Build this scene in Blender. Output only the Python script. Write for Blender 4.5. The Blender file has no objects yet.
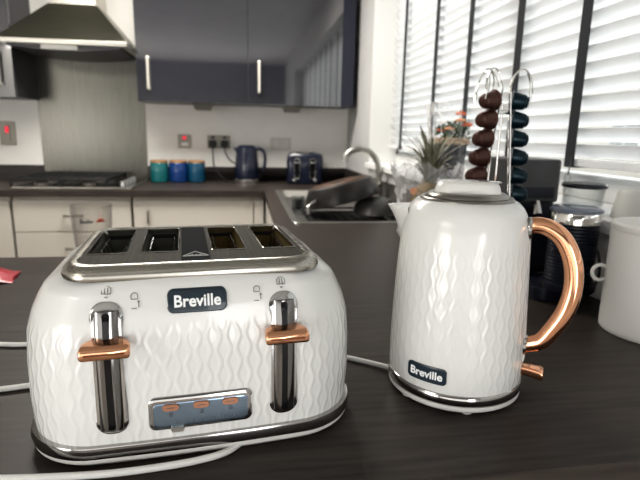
import bpy, bmesh, math, random
from math import sin, cos, pi, radians, hypot, atan2, sqrt
from mathutils import Vector, Matrix
random.seed(7)
SC = bpy.context.scene
COL = SC.collection

# ------------------------------------------------------------------ mesh builder
class MB:
    def __init__(self): self.v = []; self.f = []; self.uv = {}
    def add(self, vs, fs):
        o = len(self.v); self.v += [tuple(p) for p in vs]; self.f += [tuple(i + o for i in f) for f in fs]
        return o
    def box(self, x0, x1, y0, y1, z0, z1):
        self.add([(x, y, z) for z in (z0, z1) for y in (y0, y1) for x in (x0, x1)],
                 [(0, 2, 3, 1), (4, 5, 7, 6), (0, 1, 5, 4), (2, 6, 7, 3), (0, 4, 6, 2), (1, 3, 7, 5)])
        return self
    def rings(self, rings, close=True, cap0=False, cap1=False):
        n = len(rings[0]); o = len(self.v)
        for r in rings: self.v += [tuple(p) for p in r]
        for i in range(len(rings) - 1):
            for j in range(n if close else n - 1):
                a = o + i * n + j; b = o + i * n + (j + 1) % n
                self.f.append((a, b, b + n, a + n))
        if cap0: self.f.append(tuple(o + j for j in reversed(range(n))))
        if cap1: self.f.append(tuple(o + (len(rings) - 1) * n + j for j in range(n)))
        return self
    def lathe(self, prof, n=40, c=(0, 0, 0), sx=1, sy=1, cap0=True, cap1=True):
        R = [[(c[0] + r * sx * cos(2 * pi * j / n), c[1] + r * sy * sin(2 * pi * j / n), c[2] + z) for j in range(n)] for r, z in prof]
        return self.rings(R, True, cap0, cap1)
    def tube(self, pts, r, n=10, closed=False, flat=1.0, up=None, caps=True):
        pts = [Vector(p) for p in pts]; m = len(pts); R = []
        nrm = None
        for i, p in enumerate(pts):
            if closed: t = (pts[(i + 1) % m] - pts[i - 1])
            else: t = pts[min(i + 1, m - 1)] - pts[max(i - 1, 0)]
            if t.length < 1e-9: t = Vector((0, 0, 1))
            t.normalize()
            if nrm is None:
                u = Vector(up) if up else (Vector((0, 0, 1)) if abs(t.z) < .9 else Vector((1, 0, 0)))
            else: u = Vector(up) if up else nrm
            nn = u - t * u.dot(t)
            if nn.length < 1e-6: nn = t.orthogonal()
            nrm = nn.normalized(); b = t.cross(nrm)
            rr = r[i] if isinstance(r, (list, tuple)) else r
            R.append([p + nrm * (rr * cos(2 * pi * k / n)) + b * (rr * flat * sin(2 * pi * k / n)) for k in range(n)])
        if closed: R.append(R[0]); return self.rings(R)
        return self.rings(R, True, caps, caps)
    def prism(self, outline, axis='y', a=0, b=1):
        def P(u, w, t): return (u, t, w) if axis == 'y' else ((u, w, t) if axis == 'z' else (t, u, w))
        n = len(outline)
        vs = [P(u, w, a) for u, w in outline] + [P(u, w, b) for u, w in outline]
        self.add(vs, [tuple(range(n)), tuple(range(2 * n - 1, n - 1, -1))] + [(i, (i + 1) % n, n + (i + 1) % n, n + i) for i in range(n)])
        return self
    def xform(self, M, start=0):
        for i in range(start, len(self.v)): self.v[i] = tuple(M @ Vector(self.v[i]))
        return self
    def build(self, name, m, parent=None, bevel=0, seg=2, smooth=True, ang=35, merge=True):
        me = bpy.data.meshes.new(name); me.from_pydata(self.v, [], self.f)
        bm = bmesh.new(); bm.from_mesh(me)
        if merge: bmesh.ops.remove_doubles(bm, verts=bm.verts, dist=1e-6)
        bmesh.ops.recalc_face_normals(bm, faces=bm.faces)
        if bevel:
            ed = [e for e in bm.edges if len(e.link_faces) == 2 and e.calc_face_angle(0) > radians(40)]
            bmesh.ops.bevel(bm, geom=ed, offset=bevel, segments=seg, profile=.5, affect='EDGES', clamp_overlap=True)
        bm.to_mesh(me); bm.free()
        if smooth:
            for p in me.polygons: p.use_smooth = True
            me.set_sharp_from_angle(angle=radians(ang))
        o = bpy.data.objects.new(name, me); COL.objects.link(o)
        if m: me.materials.append(m)
        if bevel and smooth:
            wn = o.modifiers.new('weighted', 'WEIGHTED_NORMAL'); wn.keep_sharp = True; wn.weight = 100
        if parent: o.parent = parent
        return o

def tag(o, label=None, cat=None, group=None, kind=None):
    if label: o['label'] = label
    if cat: o['category'] = cat
    if group: o['group'] = group
    if kind: o['kind'] = kind
    return o
def empty(name, loc, rz=0, label=None, cat=None, group=None):
    o = bpy.data.objects.new(name, None); COL.objects.link(o); o.location = loc; o.rotation_euler = (0, 0, rz)
    o.empty_display_size = .02
    return tag(o, label, cat, group)
def copy_tree(o, parent=None):
    c = o.copy(); COL.objects.link(c)
    if parent: c.parent = parent
    for ch in list(o.children): copy_tree(ch, c)
    return c
def rrect(w, h, r, n=6, cx=0, cy=0):
    P = []
    for sx, sy, a0 in ((1, -1, -90), (1, 1, 0), (-1, 1, 90), (-1, -1, 180)):
        for k in range(n + 1):
            a = radians(a0 + 90 * k / n)
            P.append((cx + sx * (w / 2 - r) + r * cos(a), cy + sy * (h / 2 - r) + r * sin(a)))
    return P
def bez(pts, n=12):
    """Catmull-Rom through pts"""
    P = [Vector(p) for p in pts]; P = [2 * P[0] - P[1]] + P + [2 * P[-1] - P[-2]]; out = []
    for i in range(1, len(P) - 2):
        for k in range(n):
            t = k / n
            out.append(.5 * ((2 * P[i]) + (P[i + 1] - P[i - 1]) * t + (2 * P[i - 1] - 5 * P[i] + 4 * P[i + 1] - P[i + 2]) * t * t + (3 * P[i] - P[i - 1] - 3 * P[i + 1] + P[i + 2]) * t ** 3))
    out.append(P[-2]); return out

# ------------------------------------------------------------------ materials
def mat(name, col, rough=.5, metal=0, spec=.5, coat=0, trans=0, ior=1.45, alpha=1, emis=None, es=0):
    m = bpy.data.materials.new(name); m.use_nodes = True
    b = m.node_tree.nodes['Principled BSDF']; I = b.inputs
    I['Base Color'].default_value = (*col, 1); I['Roughness'].default_value = rough; I['Metallic'].default_value = metal
    I['Specular IOR Level'].default_value = spec; I['Coat Weight'].default_value = coat; I['Coat Roughness'].default_value = .03
    I['Transmission Weight'].default_value = trans; I['IOR'].default_value = ior; I['Alpha'].default_value = alpha
    if emis: I['Emission Color'].default_value = (*emis, 1); I['Emission Strength'].default_value = es
    return m
def N(m, t, **kw):
    n = m.node_tree.nodes.new(t)
    for k, v in kw.items():
        if k in n.inputs.keys() if isinstance(k, str) else False: n.inputs[k].default_value = v
        else: setattr(n, k, v)
    return n
def L(m, a, b): m.node_tree.links.new(a, b)
def bsdf(m): return m.node_tree.nodes['Principled BSDF']
def math_(m, op, a, b=None):
    n = m.node_tree.nodes.new('ShaderNodeMath'); n.operation = op
    for i, x in enumerate((a, b)):
        if x is None: continue
        if isinstance(x, (int, float)): n.inputs[i].default_value = x
        else: L(m, x, n.inputs[i])
    return n.outputs[0]
def noise_vary(m, c0, c1, scale=(1, 1, 1), nscale=5, rough=None, bump=0, detail=4, coord='Object', lo=.35, hi=.65):
    tc = N(m, 'ShaderNodeTexCoord'); mp = N(m, 'ShaderNodeMapping'); mp.inputs['Scale'].default_value = scale
    L(m, tc.outputs[coord], mp.inputs[0])
    nz = N(m, 'ShaderNodeTexNoise'); nz.inputs['Scale'].default_value = nscale; nz.inputs['Detail'].default_value = detail
    L(m, mp.outputs[0], nz.inputs[0])
    cr = N(m, 'ShaderNodeValToRGB'); e = cr.color_ramp.elements
    e[0].position = lo; e[1].position = hi; e[0].color = (*c0, 1); e[1].color = (*c1, 1)
    L(m, nz.outputs[0], cr.inputs[0]); L(m, cr.outputs[0], bsdf(m).inputs['Base Color'])
    if rough:
        mr = N(m, 'ShaderNodeMapRange'); mr.inputs['To Min'].default_value = rough[0]; mr.inputs['To Max'].default_value = rough[1]
        L(m, nz.outputs[0], mr.inputs[0]); L(m, mr.outputs[0], bsdf(m).inputs['Roughness'])
    if bump:
        bp = N(m, 'ShaderNodeBump'); bp.inputs['Strength'].default_value = 1; bp.inputs['Distance'].default_value = bump
        L(m, nz.outputs[0], bp.inputs['Height']); L(m, bp.outputs[0], bsdf(m).inputs['Normal'])
    return m

def wave_emboss(name, col, spacing, amp, period, zlo, zhi, depth=.0008, wid=.30, rough=.22):
    """white enamel embossed with vertical wavy ridges in antiphase; uses UV = (arc length, height)"""
    m = mat(name, col, rough, spec=.5, coat=.35)
    uv = N(m, 'ShaderNodeUVMap'); uv.uv_map = 'arc'
    sp = N(m, 'ShaderNodeSeparateXYZ'); L(m, uv.outputs[0], sp.inputs[0])
    u, v = sp.outputs[0], sp.outputs[1]
    wob = math_(m, 'MULTIPLY', math_(m, 'COSINE', math_(m, 'MULTIPLY', v, 2 * pi / period)), amp)
    de = math_(m, 'PINGPONG', math_(m, 'ADD', math_(m, 'SUBTRACT', u, wob), 10 * spacing), spacing)
    do = math_(m, 'PINGPONG', math_(m, 'ADD', math_(m, 'ADD', u, wob), 11 * spacing), spacing)
    d = math_(m, 'MINIMUM', de, do)
    mr = N(m, 'ShaderNodeMapRange', interpolation_type='SMOOTHSTEP'); mr.inputs['From Min'].default_value = 0; mr.inputs['From Max'].default_value = spacing * wid
    mr.inputs['To Min'].default_value = 1; mr.inputs['To Max'].default_value = 0
    L(m, d, mr.inputs[0])
    fade = N(m, 'ShaderNodeMapRange', interpolation_type='SMOOTHSTEP'); fade.inputs['From Min'].default_value = zlo; fade.inputs['From Max'].default_value = zhi
    fade.inputs['To Min'].default_value = 1; fade.inputs['To Max'].default_value = 0
    L(m, v, fade.inputs[0])
    h = math_(m, 'MULTIPLY', mr.outputs[0], fade.outputs[0])
    bp = N(m, 'ShaderNodeBump'); bp.inputs['Distance'].default_value = depth; bp.inputs['Strength'].default_value = 1
    L(m, h, bp.inputs['Height']); L(m, bp.outputs[0], bsdf(m).inputs['Normal']); L(m, bp.outputs[0], bsdf(m).inputs['Coat Normal'])
    return m

M = {}
M['wall'] = noise_vary(mat('wall_paint', (.7, .69, .66), .7), (.83, .815, .785), (.86, .845, .815), nscale=9, bump=.0002)
M['wall_shade'] = noise_vary(mat('wall_paint_shaded', (.5, .5, .49), .7), (.50, .50, .495), (.53, .53, .525), nscale=9)  # backlit window wall: its shade is mixed into the paint colour
M['far_wall'] = noise_vary(mat('rear_wall_darkened', (.2, .2, .2), .7), (.15, .15, .155), (.18, .18, .185), nscale=5)  # unseen rear wall, darkened so the gloss doors reflect less brightness
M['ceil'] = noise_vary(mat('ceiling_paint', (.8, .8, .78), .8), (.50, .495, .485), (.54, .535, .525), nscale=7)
M['floor'] = noise_vary(mat('floor_tile', (.3, .27, .24), .4), (.26, .23, .2), (.34, .3, .26), nscale=6)
wt = mat('worktop_laminate', (.06, .05, .045), .36, spec=.22)
noise_vary(wt, (.026, .0212, .0185), (.064, .053, .0465), scale=(2.2, 26, 26), nscale=3.2, rough=(.33, .47), bump=.00015, detail=7, lo=.3, hi=.7)
M['worktop'] = wt
M['upstand'] = noise_vary(mat('upstand_laminate', (.035, .03, .028), .45), (.028, .024, .022), (.042, .037, .034), scale=(2, 20, 20), nscale=4)
M['cream'] = mat('cream_gloss_door', (.60, .575, .53), .22, coat=.2)
M['carcass'] = mat('cream_carcass', (.5, .475, .43), .5)
gd = mat('dark_gloss_door', (.020, .021, .028), .06, spec=1.0, coat=1.0)
bsdf(gd).inputs['Coat IOR'].default_value = 2.3
M['gdoor'] = gd
M['navy_panel'] = mat('navy_filler_panel', (.018, .020, .035), .45)
M['charcoal_side'] = mat('charcoal_side_panel', (.055, .055, .062), .4)  # plain charcoal colour of the wall cabinet carcass
st = mat('brushed_steel', (.42, .415, .39), .33, 1)
noise_vary(st, (.36, .355, .33), (.46, .455, .43), scale=(1, 1, 60), nscale=8, rough=(.28, .42))
M['steel'] = st
sp_ = mat('splashback_steel', (.36, .35, .32), .35, 1)
noise_vary(sp_, (.135, .131, .115), (.16, .156, .138), scale=(60, 1, 1), nscale=6, rough=(.24, .34))
M['splash'] = sp_
M['hood'] = noise_vary(mat('hood_steel', (.27, .27, .23), .3, 1), (.20, .20, .16), (.24, .24, .195), scale=(1, 60, 60), nscale=6, rough=(.26, .38))
M['chrome'] = mat('chrome', (.80, .79, .77), .07, 1)
M['darkchrome'] = mat('smoked_chrome', (.42, .41, .40), .10, 1)
M['midchrome'] = mat('mid_chrome', (.56, .56, .555), .12, 1)
M['smoke'] = mat('smoked_slide', (.24, .235, .23), .12, 1)
M['satin'] = mat('satin_nickel', (.62, .60, .55), .3, 1)
M['rimsteel'] = noise_vary(mat('toaster_rim_steel', (.5, .48, .44), .25, 1), (.36, .345, .31), (.44, .425, .385), scale=(1, 60, 60), nscale=8, rough=(.2, .32))
M['collar'] = mat('satin_collar_steel', (.27, .26, .24), .28, 1)
M['rose'] = mat('rose_gold', (.82, .44, .27), .13, 1)
M['groove'] = mat('groove_shadow', (.16, .06, .03), .4, .8)
M['rose_matte'] = mat('rose_gold_dull', (.50, .26, .17), .35, .9)
M['white_plain'] = mat('white_enamel', (.66, .655, .63), .25, coat=.3)
M['white_plastic'] = mat('white_plastic', (.66, .655, .635), .35)
M['cord'] = mat('white_cord', (.72, .72, .70), .45)
M['black_gloss'] = mat('black_gloss', (.006, .006, .007), .12)
M['black'] = mat('black_plastic', (.012, .012, .013), .45)
M['iron'] = mat('cast_iron', (.012, .012, .012), .6)
M['slot_dark'] = mat('slot_liner', (.13, .132, .11), .6, 0, .3)
M['slot_amber'] = mat('slot_liner_amber', (.16, .115, .04), .6, 0, .3)
M['slot_hole'] = mat('slot_void', (.008, .008, .007), .8)
M['badge'] = mat('badge_navy', (.016, .03, .042), .3, coat=.3)
M['letters'] = mat('badge_letters', (.85, .86, .86), .3)
M['ink'] = mat('printed_ink', (.13, .13, .13), .6)
M['screen'] = mat('mirror_panel', (.22, .285, .36), .2, .8)
M['toaster_body'] = wave_emboss('embossed_enamel_toaster', (.655, .66, .645), .0100, .0020, .0290, .130, .152, .00055, .42)
M['kettle_body'] = wave_emboss('embossed_enamel_kettle', (.655, .66, .645), .0099, .0020, .0290, .190, .215, .00038, .42)
M['blue'] = mat('navy_enamel', (.009, .013, .030), .22, coat=.5)
M['teal'] = mat('teal_ceramic', (.009, .12, .13), .15, coat=.5)
M['royal'] = mat('royal_blue_ceramic', (.005, .036, .15), .15, coat=.5)
M['petrol'] = mat('petrol_blue_ceramic', (.005, .06, .115), .15, coat=.5)
M['wood'] = noise_vary(mat('lid_wood', (.42, .25, .13), .5), (.28, .15, .07), (.40, .24, .12), scale=(1, 12, 1), nscale=14)
M['pan'] = noise_vary(mat('pan_coating', (.03, .03, .03), .3, .3), (.02, .019, .018), (.045, .042, .04), nscale=10, rough=(.22, .45))
M['pan_grey'] = mat('worn_grey_pan', (.12, .12, .118), .35, .6)
M['pan_base'] = noise_vary(mat('burnt_pan_base', (.07, .04, .025), .45, .3), (.03, .022, .018), (.13, .065, .035), nscale=14)
M['alu'] = mat('aluminium', (.6, .6, .58), .3, 1)
M['greyplas'] = mat('grey_plastic', (.10, .10, .105), .45)
M['machine'] = noise_vary(mat('machine_shell', (.045, .046, .05), .4), (.05, .05, .053), (.065, .065, .068), nscale=30)
M['navyplas'] = mat('dark_navy_plastic', (.010, .012, .022), .35)
M['capsule_brown'] = mat('brown_foil', (.080, .038, .031), .33, .55)
M['capsule_teal'] = mat('dark_teal_foil', (.005, .020, .029), .3, .5)
M['foil'] = mat('capsule_foil', (.55, .53, .5), .3, 1)
M['upvc'] = mat('white_upvc', (.8, .8, .79), .35)
M['sill'] = mat('white_sill_paint', (.74, .74, .73), .4)
M['tape'] = noise_vary(mat('grey_ladder_tape', (.02, .022, .027), .8), (.018, .02, .025), (.026, .029, .034), nscale=200)
M['leaf'] = noise_vary(mat('leaf_green', (.05, .11, .05), .5), (.03, .07, .035), (.085, .14, .07), nscale=40)
M['crown'] = noise_vary(mat('crown_leaf', (.12, .14, .09), .5), (.13, .135, .095), (.32, .315, .24), scale=(1, 1, .3), nscale=60)
M['orange'] = mat('orange_petal', (.75, .18, .07), .5)
M['peach'] = mat('peach_petal', (.8, .42, .25), .5)
M['pine'] = noise_vary(mat('pineapple_skin', (.25, .16, .05), .6), (.16, .1, .03), (.34, .22, .07), nscale=50, bump=.004)
M['melon'] = noise_vary(mat('melon_skin', (.05, .09, .02), .45), (.045, .075, .018), (.085, .125, .035), nscale=25)
M['basket'] = noise_vary(mat('wicker', (.5, .36, .24), .7), (.42, .3, .2), (.58, .44, .32), nscale=60)
M['red'] = noise_vary(mat('red_film', (.42, .01, .03), .3, coat=.3), (.36, .008, .025), (.5, .02, .05), nscale=12)
M['neon'] = mat('red_neon', (.8, .02, .04), .3, emis=(1, .03, .08), es=.5)
M['lightbody'] = mat('light_housing', (.17, .16, .14), .5)
M['plate'] = mat('steel_plate', (.26, .245, .215), .45, .8)
M['white_switch'] = mat('white_switch', (.62, .60, .56), .4)
M['pot_grey'] = mat('pale_grey_ceramic', (.48, .48, .46), .5)
M['canister'] = mat('white_tin', (.70, .69, .67), .4)
M['rubber'] = mat('clear_rubber', (.6, .6, .6), .3)
M['lamp_glass'] = mat('lamp_lens', (.7, .66, .55), .4)
def glassy(name, col, alpha_mix, rough=.05):
    m = bpy.data.materials.new(name); m.use_nodes = True; nt = m.node_tree; nt.nodes.clear()
    o = nt.nodes.new('ShaderNodeOutputMaterial'); mx = nt.nodes.new('ShaderNodeMixShader')
    t = nt.nodes.new('ShaderNodeBsdfTransparent'); g = nt.nodes.new('ShaderNodeBsdfPrincipled')
    t.inputs[0].default_value = (*col, 1)
    g.inputs['Base Color'].default_value = (*col, 1); g.inputs['Roughness'].default_value = rough
    lw = nt.nodes.new('ShaderNodeLayerWeight'); lw.inputs[0].default_value = .35
    ma = nt.nodes.new('ShaderNodeMath'); ma.operation = 'MULTIPLY_ADD'; ma.inputs[1].default_value = .75; ma.inputs[2].default_value = alpha_mix; ma.use_clamp = True
    L(m, lw.outputs['Facing'], ma.inputs[0]); L(m, ma.outputs[0], mx.inputs[0]); L(m, t.outputs[0], mx.inputs[1]); L(m, g.outputs[0], mx.inputs[2]); L(m, mx.outputs[0], o.inputs[0])
    return m
def clear_glass(name, tint, k=.55, rough=.04):
    m = glassy(name, tint, .03, rough); nt = m.node_tree
    g = [n for n in nt.nodes if n.type == 'BSDF_PRINCIPLED'][0]; g.inputs['Base Color'].default_value = (.22, .22, .22, 1); g.inputs['Coat Weight'].default_value = .5
    [n for n in nt.nodes if n.type == 'MATH'][0].inputs[1].default_value = k
    return m
M['glass'] = clear_glass('tumbler_glass', (.965, .96, .955), .4)
M['jarglass'] = clear_glass('jar_glass', (.95, .96, .96), .4)
M['bag'] = glassy('clear_film_bag', (.86, .86, .87), .18, .25)
M['pane'] = glassy('window_glass', (.97, .98, .98), .0)
sl = bpy.data.materials.new('white_slat'); sl.use_nodes = True
nt = sl.node_tree; nt.nodes.clear()
o_ = nt.nodes.new('ShaderNodeOutputMaterial'); mx_ = nt.nodes.new('ShaderNodeMixShader'); mx_.inputs[0].default_value = .33
d_ = nt.nodes.new('ShaderNodeBsdfPrincipled'); d_.inputs['Base Color'].default_value = (.84, .84, .84, 1); d_.inputs['Roughness'].default_value = .4
t_ = nt.nodes.new('ShaderNodeBsdfTranslucent'); t_.inputs[0].default_value = (.86, .87, .88, 1)
nt.links.new(d_.outputs[0], mx_.inputs[1]); nt.links.new(t_.outputs[0], mx_.inputs[2]); nt.links.new(mx_.outputs[0], o_.inputs[0])
M['slat'] = sl
bk = mat('brick', (.3, .1, .07), .8)
tc = N(bk, 'ShaderNodeTexCoord'); br = N(bk, 'ShaderNodeTexBrick'); br.inputs['Scale'].default_value = 1.0
mpb = N(bk, 'ShaderNodeMapping'); mpb.inputs['Rotation'].default_value = (radians(90), 0, radians(90)); L(bk, tc.outputs['Object'], mpb.inputs[0]); L(bk, mpb.outputs[0], br.inputs[0])
br.inputs['Color1'].default_value = (.42, .16, .11, 1); br.inputs['Color2'].default_value = (.36, .14, .1, 1); br.inputs['Mortar'].default_value = (.5, .42, .36, 1)
br.inputs['Brick Width'].default_value = .22; br.inputs['Row Height'].default_value = .075; br.inputs['Mortar Size'].default_value = .012
L(bk, br.outputs[0], bsdf(bk).inputs['Base Color']); M['brick'] = bk
M['render'] = noise_vary(mat('pale_render', (.7, .68, .62), .8), (.66, .64, .58), (.72, .7, .64), nscale=3)
M['rooftile'] = noise_vary(mat('roof_tile', (.16, .1, .09), .8), (.13, .085, .075), (.2, .13, .11), scale=(1, 1, 8), nscale=4)
M['darkglass'] = mat('far_window_glass', (.05, .07, .09), .1)
M['grass'] = noise_vary(mat('lawn', (.1, .2, .06), .9), (.07, .15, .045), (.13, .22, .08), nscale=4)

def text_mesh(body, size, name, m, parent, M4, depth=.0004, bold=0):
    cu = bpy.data.curves.new(name, 'FONT'); cu.body = body; cu.size = size; cu.align_x = 'CENTER'; cu.align_y = 'CENTER'
    cu.extrude = depth; cu.offset = bold; cu.resolution_u = 4
    tmp = bpy.data.objects.new('tmp', cu); COL.objects.link(tmp); bpy.context.view_layer.update()
    me = bpy.data.meshes.new_from_object(tmp.evaluated_get(bpy.context.evaluated_depsgraph_get()))
    bpy.data.objects.remove(tmp); bpy.data.curves.remove(cu)
    me.name = name; me.transform(M4); me.materials.clear(); me.materials.append(m)
    o = bpy.data.objects.new(name, me); COL.objects.link(o); o.parent = parent
    return o

# ================================================================== SETTING
WX = .74          # inner face of the window wall
BY = 3.6          # back wall
CEIL = 1.5; FL = -.9; LX = -3.0; RY = -2.6
SILL = .175; WTOP = 1.22; WY0 = -.9; WY1 = 2.95
def struct(name, mb, m, **k):
    o = mb.build(name, m, **k); o['kind'] = 'structure'; return o
struct('floor', MB().box(LX, WX, RY, BY, FL - .05, FL), M['floor'], smooth=False)
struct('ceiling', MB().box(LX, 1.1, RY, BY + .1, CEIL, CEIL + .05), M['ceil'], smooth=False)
struct('wall_back', MB().box(LX - .1, 1.1, BY, BY + .1, FL, CEIL), M['wall'], smooth=False)
struct('wall_left', MB().box(LX - .1, LX, RY - .1, BY, FL, CEIL), M['wall'], smooth=False)
struct('wall_front', MB().box(LX, 1.1, RY - .1, RY, FL, CEIL), M['far_wall'], smooth=False)
w = MB()
w.box(WX, .97, RY, BY, FL, SILL - .03)
w.box(WX, .97, RY, WY0, SILL - .03, CEIL)
w.box(WX, .97, WY1, BY, SILL - .03, CEIL)
w.box(WX, .97, WY0, WY1, WTOP, CEIL)
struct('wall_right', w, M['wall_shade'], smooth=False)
# white plaster lining of the reveal at the far end of the opening, and above
struct('trim_1', MB().box(WX + .001, .93, WY1 - .012, WY1, SILL, WTOP), M['sill'], smooth=False)
# window sill board
struct('trim_2', MB().box(WX - .028, .93, WY0, WY1 - .012, SILL - .03, SILL), M['sill'], bevel=.006)
# window frame + panes
win = empty('window_1', (.93, 0, 0)); win['kind'] = 'structure'
f = MB(); y0, y1 = WY0, WY1 - .012
fx0, fx1 = -.02, .03
f.box(fx0, fx1, y0, y1, SILL, SILL + .065); f.box(fx0, fx1, y0, y1, WTOP - .06, WTOP)
muls = [y0 + .03, .35, 1.6, y1 - .03]
for y in muls: f.box(fx0, fx1, y - .03, y + .03, SILL + .065, WTOP - .06)
f.build('window_frame', M['upvc'], win, bevel=.004)
for a, b in zip(muls[:-1], muls[1:]):
    MB().box(.004, .010, a + .03, b - .03, SILL + .065, WTOP - .06).build('window_pane', M['pane'], win, smooth=False)

# ------------------------------------------------------------------ venetian blind
BX = .875
bl = empty('venetian_blind', (BX, 0, SILL + .1), 0, 'white wooden venetian blind with dark grey tapes hanging in the window', 'blind')
z0 = -.0; s = MB(); tilt = radians(47); hw = .0220
yb0, yb1 = WY0 + .02, WY1 - .02
pitch = .0405
nsl = 23
for i in range(nsl):
    z = .028 + i * pitch
    prof = []
    for k in range(5):
        t = -1 + k / 2
        prof.append((t * hw, .0022 * (1 - t * t)))
    top = [(a, b + .0014) for a, b in prof]; bot = [(a, b - .0014) for a, b in reversed(prof)]
    poly = top + bot
    pts = []
    for a, b in poly:   # room-side edge up
        pts.append((-a * cos(tilt) - b * sin(tilt), z + a * sin(tilt) - b * cos(tilt)))
    n = len(pts)
    s.add([(px, yb0, pz) for px, pz in pts] + [(px, yb1, pz) for px, pz in pts],
          [tuple(range(n)), tuple(range(2 * n - 1, n - 1, -1))] + [(j, (j + 1) % n, n + (j + 1) % n, n + j) for j in range(n)])
s.build('slats', M['slat'], bl, ang=50)
MB().box(-.024, .024, yb0, yb1, -.012, .006).build('bottom_rail', M['slat'], bl, bevel=.003)
MB().box(-.03, .03, yb0, yb1, .028 + nsl * pitch - .01, WTOP - SILL - .1 - .002).build('head_rail', M['upvc'], bl, bevel=.003)
for y in (2.68, 2.23, 1.885, 1.53, 1.215, .86, .45, .02, -.45):
    t = MB(); t.box(-.0305, -.0285, y - .019, y + .019, -.014, .96); t.box(-.030, .028, y - .019, y + .019, -.0155, -.0135)
    t.build('ladder_tape', M['tape'], bl, smooth=False)
for y, hz in ((2.70, -.02), (1.20, -.035)):
    t = MB(); t.tube([(-.034, y, .01), (-.036, y + .004, hz)], .0016, 6)
    c = t.build('pull_cord', M['greyplas'], bl)
    MB().lathe([(.002, .012), (.007, .004), (.009, -.012), (.006, -.02), (.001, -.022)], 14, (-.036, y + .004, hz)).build('cord_tassel', M['greyplas'] if y > 2 else M['jarglass'], c)

# ------------------------------------------------------------------ worktop (one continuous U shape with the sink cut out)
SX0, SX1, SY0, SY1 = .195, .665, 1.86, 2.96
PY0, PY1 = .412, 1.372; AX = .12; BYF = 2.945
wk = MB(); T0 = -.038
wk.box(-2.2, WX, PY0, PY1, T0, 0)
wk.box(AX, WX, PY1, SY0, T0, 0); wk.box(AX, WX, SY1, BYF, T0, 0)
wk.box(AX, SX0, SY0, SY1, T0, 0); wk.box(SX1, WX, SY0, SY1, T0, 0)
wk.box(-2.6, WX, BYF, BY, T0, 0)
tag(wk.build('worktop', M['worktop'], smooth=False), 'dark brown wood effect worktop running round the kitchen in a U', 'worktop')
up = MB(); up.box(-2.6, -1.312, BY - .018, BY, 0, .095); up.box(-.648, WX, BY - .018, BY, 0, .095); up.box(WX - .018, WX, 1.372, BY - .018, 0, .095)
tag(up.build('worktop_upstand', M['upstand'], bevel=.002), 'dark upstand strip along the wall behind the back worktop', 'upstand')

# base units
def bar_handle(mb, c, axis, ln, r=.006, out=.028, dirn=(0, -1, 0)):
    c = Vector(c); a = Vector(axis); d = Vector(dirn)
    e0 = c - a * ln / 2; e1 = c + a * ln / 2
    P = [e0, e0 + d * out * .8 + a * .004, e0 + d * out + a * .014, e1 + d * out - a * .014, e1 + d * out * .8 - a * .004, e1]
    mb.tube(bez(P, 5), r, 8); return mb
FY = 2.97
def unit(x0, x1, label, fronts):
    t = empty('base_cabinet', ((x0 + x1) / 2, FY, FL), 0, label, 'cabinet')
    ox = (x0 + x1) / 2
    MB().box(x0 - ox + .001, x1 - ox - .001, .019, BY - FY - .002, .1, -T0 * 0 + (-FL + T0 - .002)).build('carcass', M['carcass'], t, bevel=.002)
    MB().box(x0 - ox, x1 - ox, .06, .075, 0.0, .1).build('plinth', M['carcass'], t)
    for kind, a, b, z0_, z1_, hd in fronts:
        d = MB().box(a - ox + .002, b - ox - .002, 0, .018, z0_ - FL, z1_ - FL).build('drawer_front' if kind == 'drawer' else kind, M['cream'], t, bevel=.002)
        if hd is None: continue
        hb = MB(); hx, hz, ax = hd
        bar_handle(hb, (hx - ox, 0, hz - FL), (1, 0, 0) if ax == 'x' else (0, 0, 1), .095 if ax == 'x' else .075)
        hb.build('handle', M['plate'], d)
unit(-1.90, -1.282, 'cream base cabinet at the left end of the back run', [('door', -1.90, -1.282, -.78, -.062, (-1.84, -.14, 'z'))])
unit(-1.270, -.640, 'cream drawer unit with bar handles under the hob', [('drawer', -1.27, -.64, -.238, -.062, (-.955, -.145, 'x')), ('drawer', -1.27, -.64, -.50, -.243, (-.955, -.335, 'x')), ('drawer', -1.27, -.64, -.79, -.505, (-.955, -.60, 'x'))])
unit(-.630, .118, 'cream cupboard under the back worktop between hob and sink corner', [('door', -.63, .055, -.79, -.062, (-.545, -.155, 'z')), ('filler_panel', .057, .118, -.79, -.062, None)])
cs = empty('base_cabinet', (.126, 2.15, FL), 0, 'cream cabinet side panel run below the sink worktop', 'cabinet')
MB().box(0.02, WX - .129, -.775, .78, .1, -FL + T0 - .19).build('carcass', M['carcass'], cs)
MB().box(0, .018, -.775, -.0015, .1, -FL - .062).build('door', M['cream'], cs, bevel=.002)
MB().box(0, .018, .0015, .78, .1, -FL - .062).build('door', M['cream'], cs, bevel=.002)
ps = empty('base_cabinet', (-.6, 1.34, FL), 0, 'cream back panel of the peninsula under the near worktop', 'cabinet')
MB().box(-1.5, 1.33, -.62, 0, 0, -FL + T0 - .002).build('carcass', M['carcass'], ps)

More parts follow.
